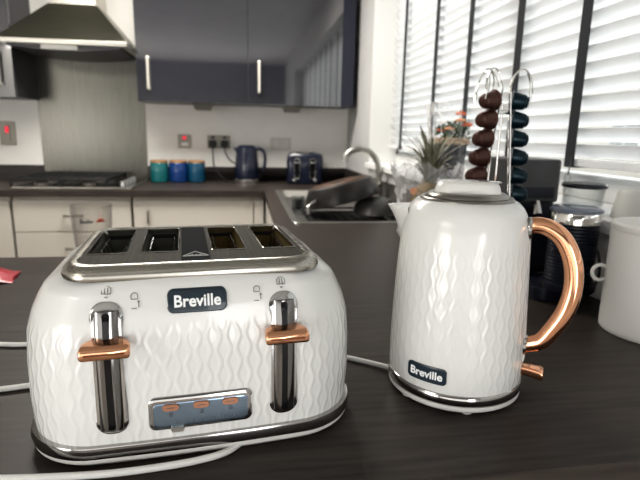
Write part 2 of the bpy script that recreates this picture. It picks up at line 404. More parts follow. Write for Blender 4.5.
# wall units
WZ0, WZ1, WFY = .507, 1.22, 3.27
def wall_unit(x0, x1, label, doors, extra=None):
    ox = (x0 + x1) / 2
    t = empty('wall_cabinet', (ox, BY, WZ0), 0, label, 'cabinet')
    MB().box(x0 - ox, x1 - ox, WFY - BY + .02, -.001, 0.003, WZ1 - WZ0).build('carcass', M['charcoal_side'], t, bevel=.001)
    for a, b, hx in doors:
        d = MB().box(a - ox + .0015, b - ox - .0015, WFY - BY, WFY - BY + .019, 0, WZ1 - WZ0).build('door', M['gdoor'], t, bevel=.0015)
        hb = MB(); bar_handle(hb, (hx - ox, WFY - BY, .164), (0, 0, 1), .18, .0085, .03)
        hb.build('handle', mat_handle, d)
    if extra:
        MB().box(extra[0] - ox, extra[1] - ox, WFY - BY - .001, WFY - BY + .019, 0, WZ1 - WZ0).build('filler_panel', M['navy_panel'], t, bevel=.001)
mat_handle = mat('pale_nickel', (.72, .69, .62), .35, .6)
wall_unit(-.63, .705, 'dark gloss wall cabinet with two doors right of the cooker hood', [(-.63, .035, -.558), (.035, .625, .102)], (.626, .705))
wall_unit(-1.95, -1.312, 'dark gloss wall cabinet left of the cooker hood', [(-1.95, -1.312, -1.385)])
for i, x in enumerate((-.253, .318)):
    t = empty('cabinet_light', (x, 3.34, WZ0), 0, ['wedge shaped steel light under the wall cabinet above the canisters', 'wedge shaped steel light under the wall cabinet above the blue toaster'][i], 'light', None)
    MB().prism([(-.062, .003), (.062, .003), (.045, -.040), (-.045, -.040)], 'y', 0, .10).build('housing', M['lightbody'], t, bevel=.002)
    MB().prism([(-.04, -.0405), (.04, -.0405), (.04, -.042), (-.04, -.042)], 'y', .012, .09).build('lens', M['lamp_glass'], t)

# splashback
tag(MB().box(-1.312, -.648, BY - .008, BY - .0005, -.0, .84).build('splashback', M['splash'], bevel=.001), 'brushed steel splashback on the wall behind the hob', 'splashback')
# hood
hd = empty('cooker_hood', (-.982, BY, .79), 0, 'stainless steel chimney cooker hood above the hob', 'cooker hood')
hx = .342
MB().box(-hx, hx, -.50, -.001, 0, .024).build('lip', M['satin'], hd, bevel=.002)
h = MB(); h.rings([[(-hx, -.50, .024), (hx, -.50, .024), (hx, -.001, .024), (-hx, -.001, .024)], [(-.135, -.26, .26), (.135, -.26, .26), (.135, -.001, .26), (-.135, -.001, .26)]], True, True, True)
h.build('canopy', M['hood'], hd, bevel=.003)
MB().box(-.125, .125, -.25, -.001, .26, CEIL - .79).build('chimney', M['satin'], hd, bevel=.002)
u = MB()
outl = []
for k in range(13):
    t = -1 + k / 6
    outl.append((t * .30, -.028 * (1 - t * t * .8) - .004))
outl = [(-.30, 0)] + outl + [(.30, 0)]
u.prism(outl, 'y', -.47, -.03); u.build('filter_visor', M['greyplas'], hd)
MB().box(-.12, .07, -.474, -.468, -.026, -.002).build('control_strip', M['steel'], hd)

# sockets and switches on the back wall
def plate(name, x0, x1, z0, z1, m, label, cat):
    t = empty(name, ((x0 + x1) / 2, BY, (z0 + z1) / 2), 0, label, cat)
    w_, h_ = x1 - x0, z1 - z0
    MB().prism(rrect(w_, h_, .006), 'y', -.008, -.0005).build('face_plate', m, t, bevel=.0015)
    return t
t = plate('cooker_switch', -1.565, -1.468, .222, .372, M['plate'], 'tall steel cooker switch with red rocker on the wall left of the hob', 'switch')
MB().box(-.016, .016, -.014, -.006, -.05, .052).build('rocker', M['plate'], t, bevel=.002)
MB().box(-.010, .012, -.0165, -.0138, .004, .044).build('neon_lamp', M['neon'], t, bevel=.001)
t = plate('fused_switch', -.440, -.352, .222, .312, M['plate'], 'small steel fused switch with red light above the canisters', 'switch')
MB().box(-.014, .010, -.013, -.006, .012, .034).build('neon_lamp', M['neon'], t, bevel=.002)
MB().box(-.022, .022, -.010, -.006, -.034, -.006).build('fuse_cover', M['steel'], t, bevel=.002)
t = plate('double_socket', -.245, -.09, .222, .312, M['plate'], 'steel double wall socket with two black plugs in it', 'socket')
for x in (-.04, .04): MB().box(x - .011, x + .011, -.012, -.006, .02, .038).build('rocker', M['black'], t, bevel=.001)
for i, x in enumerate((-.208, -.128)):
    p = empty('plug', (x, BY - .009, .252), 0, ['left black plug in the steel double socket', 'right black plug in the steel double socket'][i], 'plug')
    MB().prism(rrect(.052, .052, .016), 'y', -.034, -.0).build('plug_body', M['black'], p, bevel=.005)
    if i == 0: pts = [(0, -.02, -.02), (0.002, -.045, -.07), (.01, -.06, -.15), (.05, -.08, -.21), (.10, -.14, -.2475), (.17, -.19, -.2480)]
    else: pts = [(0, -.02, -.02), (.004, -.04, -.05), (.03, -.05, -.10), (.07, -.05, -.13), (.11, -.07, -.17), (.15, -.12, -.23), (.18, -.16, -.2478)]
    MB().tube(bez(pts, 6), .0042, 8).build('cable', M['black'], p)
t = plate('double_socket', .188, .335, .218, .304, M['white_switch'], 'white double socket plate on the wall behind the blue toaster', 'socket')
for x in (-.035, .035): MB().box(x - .012, x + .012, -.011, -.006, -.02, .02).build('rocker', M['white_plastic'], t, bevel=.001)

# hob
hb = empty('gas_hob', (-.965, 3.27, 0.0005), 0, 'steel gas hob with black cast iron pan supports', 'hob')
MB().prism(rrect(.65, .51, .012), 'z', 0, .008).build('hob_plate', M['satin'], hb, bevel=.003)
MB().prism(rrect(.63, .475, .012, 6, 0, .008), 'z', .0081, .0095).build('hob_surface', M['black_gloss'], hb)
for (x, y, r) in ((-.20, -.13, .045), (-.20, .12, .035), (.06, -.13, .035), (.06, .12, .045)):
    b = MB().lathe([(r, .008), (r, .018), (r * .8, .021)], 20, (x, y, 0)).build('burner', M['plate'], hb)
    MB().lathe([(r * .72, .021), (r * .72, .028), (r * .6, .030)], 20, (x, y, 0)).build('burner_cap', M['iron'], b)
for cx in (-.20, .06):
    g = MB(); x0, x1, yy0, yy1 = cx - .125, cx + .125, -.235, .235
    g.tube([(x0, yy0, .050), (x1, yy0, .050), (x1, yy1, .050), (x0, yy1, .050)], .008, 6, True)
    for x in (cx - .06, cx + .06): g.tube([(x, yy0, .050), (x, yy1, .050)], .0075, 6)
    for y in (-.13, 0, .12): g.tube([(x0, y, .052), (x1, y, .052)], .0075, 6)
    for x in (x0, x1):
        for y in (yy0, yy1): g.tube([(x, y, .050), (x, y, .006)], .007, 6)
    g.build('pan_support', M['iron'], hb)
for k in range(4):
    MB().lathe([(.019, .008), (.017, .034), (.012, .036)], 18, (.255, -.15 + k * .10, 0)).build('control_knob', M['alu'], hb)

# ceramic canisters
cc = [((-.552, 3.455), 'teal', .058, 'teal ceramic canister with wooden lid, leftmost of the three'), ((-.430, 3.465), 'royal', .060, 'royal blue ceramic canister with wooden lid, middle of the three'), ((-.312, 3.475), 'petrol', .058, 'petrol blue ceramic canister with wooden lid nearest the fused plugs')]
for (x, y), c, r, lab in cc:
    t = empty('ceramic_canister', (x, y, 0), 0, lab, 'canister', None)
    MB().lathe([(r * .9, 0.0005), (r, .008), (r * 1.01, .07), (r, .122), (r * .94, .128)], 32).build('jar', M[c], t)
    MB().lathe([(r * .95, .1285), (r * .97, .132), (r * .96, .142), (r * .9, .145)], 32).build('lid', M['wood'], t)

# navy kettle at the back
nk = empty('navy_kettle', (.022, 3.43, 0), 0, 'dark navy jug kettle with chrome base on the back worktop', 'kettle')
MB().lathe([(.082, .0005), (.083, .006), (.083, .026), (.08, .030)], 36).build('base_ring', M['chrome'], nk)
MB().lathe([(.080, .0302), (.082, .05), (.079, .12), (.071, .2), (.066, .236), (.058, .243)], 36, cap0=True).build('body', M['blue'], nk)
MB().lathe([(.058, .2432), (.05, .25), (.01, .253)], 36).build('lid', M['blue'], nk)
MB().prism([(-.05, .238), (-.088, .236), (-.066, .19), (-.058, .19)], 'y', -.016, .016).build('spout', M['blue'], nk, bevel=.004)
MB().tube(bez([(.060, 0, .225), (.09, 0, .228), (.118, 0, .20), (.122, 0, .14), (.112, 0, .09), (.108, 0, .078)], 8), .011, 10).build('handle', M['blue'], nk)
MB().box(.076, .10, -.010, .010, .040, .05).build('switch_lever', M['black'], nk, bevel=.002)

# navy toaster at the back, seen from its end
nt_ = empty('navy_toaster', (.405, 3.335, 0), radians(-6), 'navy blue long slot toaster with two chrome slides beside the corner', 'toaster')
rg = []
for z, i in ((.008, .004), (.03, 0), (.14, 0), (.185, .004), (.202, .014), (.207, .028)):
    rg.append([(x, y, z) for x, y in rrect(.245 - 2 * i, .23 - 2 * i, .03 - i * .3, 5, 0, .115)])
MB().rings(rg, True, True, True).build('body', M['blue'], nt_)
MB().prism(rrect(.22, .21, .025, 5, 0, .115), 'z', .0005, .008).build('foot_base', M['black'], nt_)
for x in (-.052, .052):
    tr = MB().tube([(p[0] + x, -.002, p[1] + .105) for p in rrect(.036, .135, .0175, 6)], .004, 6, True).build('slide_surround', M['chrome'], nt_)
    MB().prism(rrect(.030, .125, .0145, 5, x, .105), 'y', -.001, .004).build('slide_track', M['black_gloss'], tr)
    MB().box(x - .016, x + .016, -.014, -.002, .140, .150).build('lever', M['chrome'], nt_, bevel=.003)
    d = MB().lathe([(.012, 0), (.011, .012), (.006, .013)], 16); d.xform(Matrix.Translation((x * 1.35, -.001, .028)) @ Matrix.Rotation(radians(90), 4, 'X')); d.build('dial', M['chrome'], nt_)
for x in (-.045, .045): MB().box(x - .015, x + .015, .04, .19, .2035, .2085).build('slot', M['slot_hole'], nt_)

# ------------------------------------------------------------------ sink
sk = empty('kitchen_sink', ((SX0 + SX1) / 2, (SY0 + SY1) / 2, 0), 0, 'inset stainless steel sink with drainer beside the window', 'sink')
hw_, hl_ = (SX1 - SX0) / 2, (SY1 - SY0) / 2
def R4(w2, l2, z, r, cy=0): return [(x, y + cy, z) for x, y in rrect(2 * w2, 2 * l2, r, 5)]
s = MB(); s.rings([R4(hw_ + .014, hl_ + .014, .0008, .03), R4(hw_ + .012, hl_ + .012, .004, .03), R4(hw_ - .012, hl_ - .012, .0035, .03), R4(hw_ - .02, hl_ - .02, -.006, .03), R4(hw_ - .03, hl_ - .03, -.030, .03)], True, False, False)
# deck below: drainer tray with bowl
s.rings([R4(hw_ - .03, hl_ - .03, -.030, .03), R4(hw_ - .035, hl_ - .035, -.034, .03)], True, False, True)
s.build('sink_deck', M['steel'], sk)
b = MB(); b.rings([R4(.165, .20, -.0335, .04, .22), R4(.16, .195, -.10, .04, .22), R4(.14, .175, -.165, .04, .22)], True, False, True)
s2 = MB()
for k in range(9): s2.box(-.17 + k * .042, -.158 + k * .042, -.46, -.08, -.0338, -.031)
s2.build('drainer_ribs', M['steel'], sk, bevel=.001)
tp = empty('mixer_tap', (.690, 2.52, 0), 0, 'brushed steel swan neck mixer tap rising behind the pans', 'tap')
MB().lathe([(.028, .0005), (.028, .008), (.022, .012), (.022, .06), (.016, .07)], 24).build('tap_base', M['satin'], tp)
MB().tube(bez([(0, 0, .06), (0, 0, .14), (-.012, 0, .20), (-.05, 0, .245), (-.10, 0, .262), (-.15, 0, .252), (-.175, 0, .225), (-.18, 0, .20)], 8), .0155, 14).build('spout', M['steel'], tp)
MB().tube([(.0, -.02, .05), (-.01, -.05, .07), (-.02, -.085, .10)], .007, 8).build('lever_handle', M['satin'], tp)

# dish rack with pans
dr = empty('dish_rack', (.44, 2.12, -.030), 0, 'black wire dish rack on the drainer under the pans', 'dish rack')
g = MB()
for z, ins in ((.004, 0), (.022, -.0)): g.tube([(-.17, -.19, z), (.17, -.19, z), (.17, .19, z), (-.17, .19, z)], .004, 6, True)
for k in range(9): g.tube([(-.16 + .04 * k, -.19, .004), (-.16 + .04 * k, .19, .004)], .003, 6)
for x in (-.17, .17):
    for y in (-.19, 0, .19): g.tube([(x, y, .0), (x, y, .022)], .0035, 6)
g.build('wire_frame', M['black'], dr)
MB().box(-.165, .165, -.185, .185, .0005, .003).build('drip_tray', M['black'], dr)

def pan(name, r, hgt, label, loc, rot, base_m, handle_dir, hl, bm=None):
    t = empty(name, loc, 0, label, 'pan'); t.rotation_euler = rot
    # upside down: flat base on top, rim at the bottom
    p = MB(); p.lathe([(r, 0), (r + .004, .001), (r + .004, .004), (r - .006, hgt * .55), (r - .022, hgt * .92), (r - .035, hgt), (0.001, hgt)], 48, cap0=False, cap1=True)
    p.lathe([(r, 0), (r - .010, hgt * .55), (r - .03, hgt - .006), (.001, hgt - .004)], 48, cap0=False, cap1=True)
    p.build('pan_body', bm or M['pan'], t)
    MB().lathe([(r - .04, hgt + .0003), (r - .045, hgt + .004), (.001, hgt + .0045)], 40, cap0=False).build('pan_base', base_m, t)
    a = handle_dir; c_, s_ = cos(a), sin(a)
    P = [(c_ * (r - .008), s_ * (r - .008), hgt * .45), (c_ * (r + .04), s_ * (r + .04), hgt * .3), (c_ * (r + hl), s_ * (r + hl), -.015 + hgt * .1)]
    hnd = MB().tube(bez(P, 6), [.005] * 6 + [.0065] * 7, 10).build('handle', M['alu'], t)
    return t
pan('frying_pan', .168, .084, 'large dark frying pan upturned with burnt base on the dish rack', (.445, 2.20, .043), (radians(-4), radians(-14.5), 0), M['pan_base'], radians(215), .055)
pan('saucepan', .095, .064, 'smaller dark pan upturned under the right edge of the frying pan', (.572, 2.13, -.0035), (0, radians(0), 0), M['pan_grey'], radians(28), .09, M['pan_grey'])
for i, (x, y) in enumerate(((.252, 2.34), (.262, 2.44), (.25, 2.26))):
    t = tag(MB().lathe([(.028, 0), (.030, .002), (.033, .065), (.031, .065), (.028, .004), (.001, .003)], 24).build('drinking_glass', M['jarglass']), ['small clear glass on the drainer left of the pans, middle one', 'small clear glass on the drainer left of the pans, farthest one', 'small clear glass on the drainer left of the pans, nearest one'][i], 'glass', None)
    t.location = (x, y, -.0308)

# ================================================================== FOREGROUND: TOASTER
TZ = .0
to = empty('four_slice_toaster', (-.06, .62, 0), radians(6.6), 'white embossed four slice toaster with rose gold levers on the near worktop', 'toaster')
W2, D2, CR, BOW = .176, .138, .070, .007
def tring(z, ix, iy, n=14, cr=None):
    """footprint ring of the toaster: rounded rectangle with bowed long sides"""
    r = (cr or CR); w2 = W2 - ix; d2 = D2 - iy; r = min(r, d2 - .002)
    P = []
    for sx, sy, a0 in ((1, -1, -90), (1, 1, 0), (-1, 1, 90), (-1, -1, 180)):
        for k in range(n + 1):
            a = radians(a0 + 90 * k / n); P.append((sx * (w2 - r) + r * cos(a), sy * (d2 - r) + r * sin(a)))
        # straight run to next corner
        nx = {(1, -1): (1, 1), (1, 1): (-1, 1), (-1, 1): (-1, -1), (-1, -1): (1, -1)}[(sx, sy)]
        x0, y0 = P[-1]; a = radians(a0 + 90); x1, y1 = nx[0] * (w2 - r) + r * cos(a), nx[1] * (d2 - r) + r * sin(a)
        for k in range(1, 16): P.append((x0 + (x1 - x0) * k / 16, y0 + (y1 - y0) * k / 16))
    out = []
    for x, y in P:
        y += (1 if y > 0 else -1) * BOW * (1 - (x / w2) ** 2) * min(1, abs(y) / (d2 - r + 1e-6))
        out.append((x, y, z))
    return out
def tprofile(z):
    """(inset x, inset y) of the body by height"""
    K = [(.012, .004, .004), (.03, .002, .002), (.06, .0005, .001), (.10, .001, .001), (.13, .003, .002), (.15, .008, .0045), (.165, .015, .0085), (.176, .022, .0125), (.184, .034, .018), (.189, .046, .024)]
    for (a, x0, y0), (b, x1, y1) in zip(K, K[1:]):
        if z <= b:
            t = (z - a) / (b - a); return x0 + (x1 - x0) * t, y0 + (y1 - y0) * t
    return K[-1][1:]
zs = [.0240, .0255, .03, .04, .05, .06, .07, .08, .09, .10, .11, .12, .13, .138, .145, .152, .158, .163, .168, .172, .176, .180, .183, .186, .188, .189]
rings = []
for z in zs:
    ix, iy = tprofile(z); rings.append(tring(z, ix, iy, cr=CR - .0 if z < .16 else CR - (z - .16) * .6))
def arc_mesh(name, rings, m, parent, cap1=True, smooth_ang=60):
    n = len(rings[0]); vs = [p for r in rings for p in r]; fs = []
    for i in range(len(rings) - 1):
        for j in range(n): fs.append((i * n + j, i * n + (j + 1) % n, (i + 1) * n + (j + 1) % n, (i + 1) * n + j))
    me = bpy.data.meshes.new(name)
    if cap1: fs.append(tuple((len(rings) - 1) * n + j for j in range(n)))
    me.from_pydata(vs, [], fs)
    uv = me.uv_layers.new(name='arc')
    ref = rings[len(rings) // 3]; arc = [0]
    for j in range(n): arc.append(arc[-1] + (Vector(ref[(j + 1) % n]) - Vector(ref[j])).length)
    for p in me.polygons:
        p.use_smooth = True
        if p.index >= (len(rings) - 1) * n: 
            for li in p.loop_indices: uv.data[li].uv = (0, 1)
            continue
        j0 = p.index % n
        for k, li in enumerate(p.loop_indices):
            jj = j0 + (1 if k in (1, 2) else 0); uv.data[li].uv = (arc[jj], vs[me.loops[li].vertex_index][2])
    me.set_sharp_from_angle(angle=radians(smooth_ang))
    me.materials.append(m); o = bpy.data.objects.new(name, me); COL.objects.link(o); o.parent = parent
    return o
arc_mesh('body', rings, M['toaster_body'], to, cap1=False)
MB().rings([tring(.0008, .010, .010), tring(.0025, .003, .003), tring(.006, .000, .000), tring(.0105, .000, .000)], True, True, True).build('base_skirt', M['white_plastic'], to)
MB().rings([tring(.0105, .0035, .0035), tring(.0112, -.0012, -.0012), tring(.017, -.0022, -.0022), tring(.0235, -.001, -.001), tring(.0245, .004, .004)], True, True, True).build('chrome_band', M['darkchrome'], to, ang=50)
# raised steel rim with sloping sides
RX, RYF, RYB = .1275, -.118, .098
def rr3(ix, z, r, grow=0): return [(x, y + (RYF + RYB) / 2, z) for x, y in rrect(2 * (RX - ix), (RYB - RYF) - 2 * ix, r, 8)]
slots = [(-.0945, .040), (-.0395, .0405), (.0365, .0385), (.0945, .038)]   # centre x, width
sy0, sy1 = -.058, .080
rim = MB()
rim.rings([rr3(-.004, .1865, .034), rr3(-.005, .190, .034), rr3(-.003, .1960, .032), rr3(.001, .1995, .031), rr3(.005, .2012, .028), rr3(.009, .2010, .025), rr3(.0105, .1975, .024), rr3(.0108, .1930, .024)], True, False, False)
rim.build('top_rim', M['rimsteel'], to, ang=60)
# black/steel top deck with four openings
def deck(x0, x1, m, name, holes):
    d = MB(); y0_, y1_ = RYF + .009, RYB - .009; z = .1990
    xs = [x0]
    for c, w_ in holes: xs += [c - w_ / 2, c + w_ / 2]
    xs.append(x1)
    for a, b in zip(xs[::2], xs[1::2]): d.box(a, b, y0_, y1_, z - .006, z)
    for c, w_ in holes:
        d.box(c - w_ / 2, c + w_ / 2, y0_, sy0, z - .006, z); d.box(c - w_ / 2, c + w_ / 2, sy1, y1_, z - .006, z)
    return d.build(name, m, to, smooth=False)
M['deck'] = noise_vary(mat('toaster_deck', (.10, .095, .08), .6, .0, .06), (.052, .048, .040), (.072, .067, .056), scale=(60, 1, 1), nscale=6)
M['centre'] = mat('centre_deck_panel', (.018, .020, .022), .8, 0, .06)
deck(-RX + .009, -.0165, M['deck'], 'top_deck', slots[:2])
deck(.0135, RX - .009, M['deck'], 'top_deck', slots[2:])
MB().box(-.0163, .0133, RYF + .009, RYB - .009, .193, .1994).build('centre_panel', M['centre'], to, smooth=False)
ic = MB()
zt = .1997
def tri(cx, cy, w, h, th):
    P = [(cx - w, cy - h), (cx + w, cy - h), (cx, cy + h)]
    for a, b in zip(P, P[1:] + P[:1]): ic.tube([(*a, zt), (*b, zt)], th, 4)
tri(-.0015, -.073, .0135, .010, .0006)
for k in (-1, 0, 1): ic.tube([(-.0015 + k * .004, -.079, zt), (-.0015 + k * .004 + .001, -.075, zt)], .0005, 4)
ic.tube([(-.009, -.0805, zt), (.006, -.0805, zt)], .0006, 4)
ic.build('hot_surface_mark', mat('pale_print', (.62, .63, .62), .6), to)
for c, w_ in slots:
    li = MB(); zt0, zb = .1985, .105
    x0, x1 = c - w_ / 2, c + w_ / 2
    P = [(x0, sy0), (x1, sy0), (x1, sy1), (x0, sy1)]
    li.rings([[(x, y, zt0) for x, y in P], [(x, y, zb) for x, y in P]], True, False, True)
    sl_ = li.build('slot', M['slot_dark'] if c < 0 else M['slot_amber'], to, smooth=False)
    tr_ = MB().tube([(x, y, .1995) for x, y in rrect(w_, sy1 - sy0, .003, 3, c, (sy0 + sy1) / 2)], .0008, 6, True); tr_.build('slot_edging', M['chrome'], sl_)
    g = MB()
    for side in (-1, 1):
        for k in range(5):
            y = sy0 + .018 + k * .026
            xx = c + side * (w_ / 2 - .007)
            g.tube([(xx, y, .192), (xx - side * .003, y, .17), (xx - side * .003, y, .11)], .0011, 6)
        xx = c + side * (w_ / 2 - .006)
        g.tube([(xx, sy0 + .004, .189), (xx, sy1 - .004, .189)], .0012, 6)
    g.build('bread_guard', M['darkchrome'], sl_)
    hh = MB()
    for k in range(3): hh.box(c - .016, c + .016, sy1 - .0012, sy1 - .0004, .187 - k * .024, .1925 - k * .024)
    hh.build('vent_holes', M['slot_hole'], sl_)

def fy(x, z, off=0):
    """local y of the toaster's front face at (x,z)"""
    ix, iy = tprofile(z); w2 = W2 - ix
    y = -(D2 - iy)
    if abs(x) > w2 - CR:
        dx = abs(x) - (w2 - CR); y = -(D2 - iy - CR) - sqrt(max(0, CR * CR - dx * dx))
    return y - BOW * (1 - (x / w2) ** 2) - off
def on_front(poly, o0, o1, name, m, parent, bevel=0):
    """slab that follows the front face: outline (x,z) extruded from offset o0 to o1"""
    mb = MB(); n = len(poly)
    cx = sum(p[0] for p in poly) / n; cz = sum(p[1] for p in poly) / n
    inner = [(cx + (x - cx) * .94, cz + (z - cz) * .94) for x, z in poly]
    mb.rings([[(x, fy(x, z, o0), z) for x, z in poly], [(x, fy(x, z, o1 * .7), z) for x, z in poly], [(x, fy(x, z, o1), z) for x, z in inner]], True, True, True)
    return mb.build(name, m, parent, ang=50)
def slab(w, h, r, cx, cz, surf, o0, o1, name, m, parent, nu=24, edge=.0012):
    """rounded-rectangle plate that follows a curved surface; surf(u, z, off) -> point"""
    def cols(w_, h_, r_):
        out = []
        us = [-w_ / 2 + r_ * (1 - cos(pi / 2 * k / 6)) for k in range(7)]
        us += [-w_ / 2 + r_ + (w_ - 2 * r_) * k / nu for k in range(1, nu)] + [-u for u in reversed(us)]
        for u in us:
            d = max(0, abs(u) - (w_ / 2 - r_)); hh = h_ / 2 - r_ + sqrt(max(0, r_ * r_ - d * d)); out.append((u, max(hh, 1e-4)))
        return out
    mb = MB()
    lo_, hi_ = cols(w, h, r), cols(w - 2 * edge, h - 2 * edge, r - edge)
    R_ = []
    for (u, a), (ui, ai) in zip(lo_, hi_):
        R_.append([surf(cx + u, cz - a, o0), surf(cx + u, cz - a, o1 - edge * .6), *[surf(cx + ui, cz + ai * (-1 + k / 8), o1) for k in range(17)], surf(cx + u, cz + a, o1 - edge * .6), surf(cx + u, cz + a, o0)])
    mb.rings(R_, True, True, True)
    return mb.build(name, m, parent, ang=45)
def tsurf(x, z, off): return (x, fy(x, z, off), z)
# lever tracks and levers
for sgn, cx in ((-1, -.0868), (1, .0840)):
    zc = .1035; hh_ = .134
    tk = slab(.0305, hh_, .0135, cx, zc, tsurf, -.003, .0022, 'lever_track', M['midchrome'], to, 10, .0018)
    # half-round smoked chrome rod down the middle of the slide, black slot in its centre
    ch = MB(); R_ = []
    for z in [zc - hh_ / 2 + .006 + (hh_ - .014) * k / 12 for k in range(13)]:
        R_.append([(cx + .0112 * cos(a), fy(cx, z, .0015) - .0048 * sin(a), z) for a in [pi * k / 14 for k in range(15)]])
    ch.rings(R_, True, True, True); ch.build('track_channel', M['smoke'], tk, ang=60)
    slab(.0072, hh_ - .016, .0030, cx, zc - .001, tsurf, .003, .0068, 'track_slot', M['black_gloss'], tk, 4, .0006)
    # paddle
    lv = MB(); yb = fy(cx, .13)
    R_ = []
    for (yy, hw2, z_up, z_dn) in ((-.0035, .0175, .1375, .1285), (-.010, .0215, .1375, .127), (-.018, .0222, .137, .1255), (-.022, .0222, .135, .1245), (-.0235, .021, .1335, .126)):
        R_.append([(cx + x, yb + yy, (z_up + z_dn) / 2 + z) for x, z in rrect(2 * hw2, z_up - z_dn, .0035, 5)])
    lv.rings(R_, True, True, True)
    lo = lv.build('lever', M['rose'], to, ang=50)
    gr = MB(); gr.prism(rrect(.035, .0019, .0009, 3, cx, .1302), 'y', yb - .0240, yb - .0233); gr.build('lever_groove', M['groove'], lo)
# badge
bd = slab(.0575, .0225, .0062, -.0022, .1675, tsurf, -.003, .0022, 'brand_badge', M['badge'], to)
tx = text_mesh('Breville', .0152, 'badge_lettering', M['letters'], bd, Matrix.Identity(4), .0004, .00035)
for v in tx.data.vertices: v.co = Vector(tsurf(-.0022 + v.co.x, .1672 + v.co.y, .0026 + v.co.z))
# control panel
PZ = .0530
pn = slab(.103, .0360, .0075, -.0015, PZ, tsurf, -.002, .0026, 'control_panel', M['darkchrome'], to, 24, .0026)
slab(.0940, .0262, .0050, -.0015, PZ - .0012, tsurf, .001, .0031, 'panel_face', M['screen'], pn, 24, .0004)
def screw_icon(mb, cx, cz, kind, s, off):
    def ln(a, b): mb.tube([(cx + a[0] * s, fy(cx, cz, off), cz + a[1] * s), (cx + b[0] * s, fy(cx, cz, off), cz + b[1] * s)], .00028, 4)
    sq = [(-1, -1), (1, -1), (1, .5), (.6, 1), (-.6, 1), (-1, .5)]
    for a, b in zip(sq, sq[1:] + sq[:1]): ln(a, b)
    if kind == 0:
        for t in (-.4, .2): ln((t, -.8), (t, .7))
    elif kind == 1: ln((0, -.5), (0, .5)); ln((-.5, 0), (.5, 0))
    else: ln((-.6, 0), (.6, 0))
for k, bx_ in enumerate((-.0315, -.0018, .0273)):
    bz = .0607
    bt = on_front(rrect(.0165, .0072, .0035, 5, bx_, bz), .002, .0052, 'push_button', M['rose_matte'], pn)
    mk = MB(); mk.tube([(bx_ - .004, fy(bx_, bz, .0053), bz), (bx_ + .004, fy(bx_, bz, .0053), bz)], .0004, 4); mk.build('button_mark', M['ink'], bt)
    ik = MB(); screw_icon(ik, bx_, .0522, k, .0018, .0034); ik.build('button_icon', M['ink'], pn)
tk = MB()
for k in range(13):
    x = -.026 + k * .0048; tk.box(x - .0003, x + .0003, fy(x, .045, .0040), fy(x, .045, .0030), .0425, .0440 + .0010 * (k % 3 == 0))
tk.build('browning_scale', M['ink'], pn, smooth=False)
on_front(rrect(.0135, .0050, .0022, 5, -.0255, .0360), .001, .0062, 'browning_slider', M['satin'], to)
# printed icons near the levers
def icon_set(cx, px):
    k = MB()
    def seg(pts, th=.00035): k.tube([(x, fy(x, z, .0009), z) for x, z in pts], th * 1.0, 4)
    z = .1790
    seg([(cx - .0042, z - .002), (cx - .0042, z + .0025), (cx - .002, z + .0042), (cx + .002, z + .0042), (cx + .0042, z + .0025), (cx + .0042, z - .002), (cx - .0042, z - .002)])
    seg([(cx - .0014, z - .002), (cx - .0014, z + .003)]); seg([(cx + .0014, z - .002), (cx + .0014, z + .003)])
    seg([(cx - .0012, z - .0042), (cx, z - .0056), (cx + .0012, z - .0042)], .0005)
    z = .1735
    seg([(px - .003, z - .002), (px - .003, z + .002), (px - .0015, z + .0034), (px + .0015, z + .0034), (px + .003, z + .002), (px + .003, z - .002), (px - .003, z - .002)])
    z = .1650
    seg([(px - .003, z - .002), (px + .002, z - .002)]); seg([(px + .0038, z - .001), (px + .0038, z + .005)])
    seg([(px + .0026, z + .0036), (px + .0038, z + .0052), (px + .005, z + .0036)])
    k.build('printed_icons', M['ink'], to)
icon_set(-.0865, -.0610); icon_set(.0828, .0570)
# cord: leaves the back, loops out past the left, runs back under the front corner
Ti = (Matrix.Translation((-.06, .62, 0)) @ Matrix.Rotation(radians(6.6), 4, 'Z')).inverted()
cz = .0042
wp = [(-.10, .752, .02), (-.17, .785, .006), (-.25, .795, cz), (-.335, .780, cz), (-.40, .785, cz), (-.48, .75, cz), (-.50, .68, cz), (-.44, .633, cz), (-.36, .628, cz), (-.31, .637, cz), (-.27, .645, cz), (-.235, .652, cz)]
MB().tube([Ti @ Vector(p) for p in bez(wp, 10)], .0036, 10).build('power_cord', M['cord'], to)
wp = [(.005, .500, cz), (-.020, .474, cz), (-.048, .463, cz), (-.085, .4565, cz), (-.13, .4525, cz), (-.18, .4535, cz), (-.24, .458, cz), (-.32, .470, cz), (-.40, .49, cz), (-.50, .55, cz)]
MB().tube([Ti @ Vector(p) for p in bez(wp, 10)], .0036, 10).build('power_cord', M['cord'], to)

# ================================================================== FOREGROUND: KETTLE
KX, KY = .2803, .5984
HA = radians(-36)        # azimuth of the handle
kb = empty('kettle_power_base', (KX, KY, 0), 0, 'white round power base under the white kettle', 'kettle base')
MB().lathe([(.076, .002), (.082, .0025), (.0862, .006), (.0866, .010), (.0862, .0115), (.07, .0118)], 72).build('base_disc', M['white_plastic'], kb)
for a in (-100, 20, 140, -160): MB().lathe([(.006, 0.0002), (.007, .001), (.007, .0024)], 14, (.076 * cos(radians(a)), .076 * sin(radians(a)), 0)).build('rubber_foot', M['rubber'], kb)
wp = [(-.075, .040, .006), (-.11, .07, .0045), (-.16, .1045, cz), (-.20, .135, cz), (-.25, .16, cz), (-.32, .19, cz), (-.40, .21, cz)]
MB().tube(bez([( *p,) for p in wp], 10), .0034, 10).build('power_cord', M['cord'], kb)
kt = empty('electric_kettle', (KX, KY, .0119), 0, 'white embossed jug kettle with rose gold handle right of the toaster', 'kettle')
KO = .0119
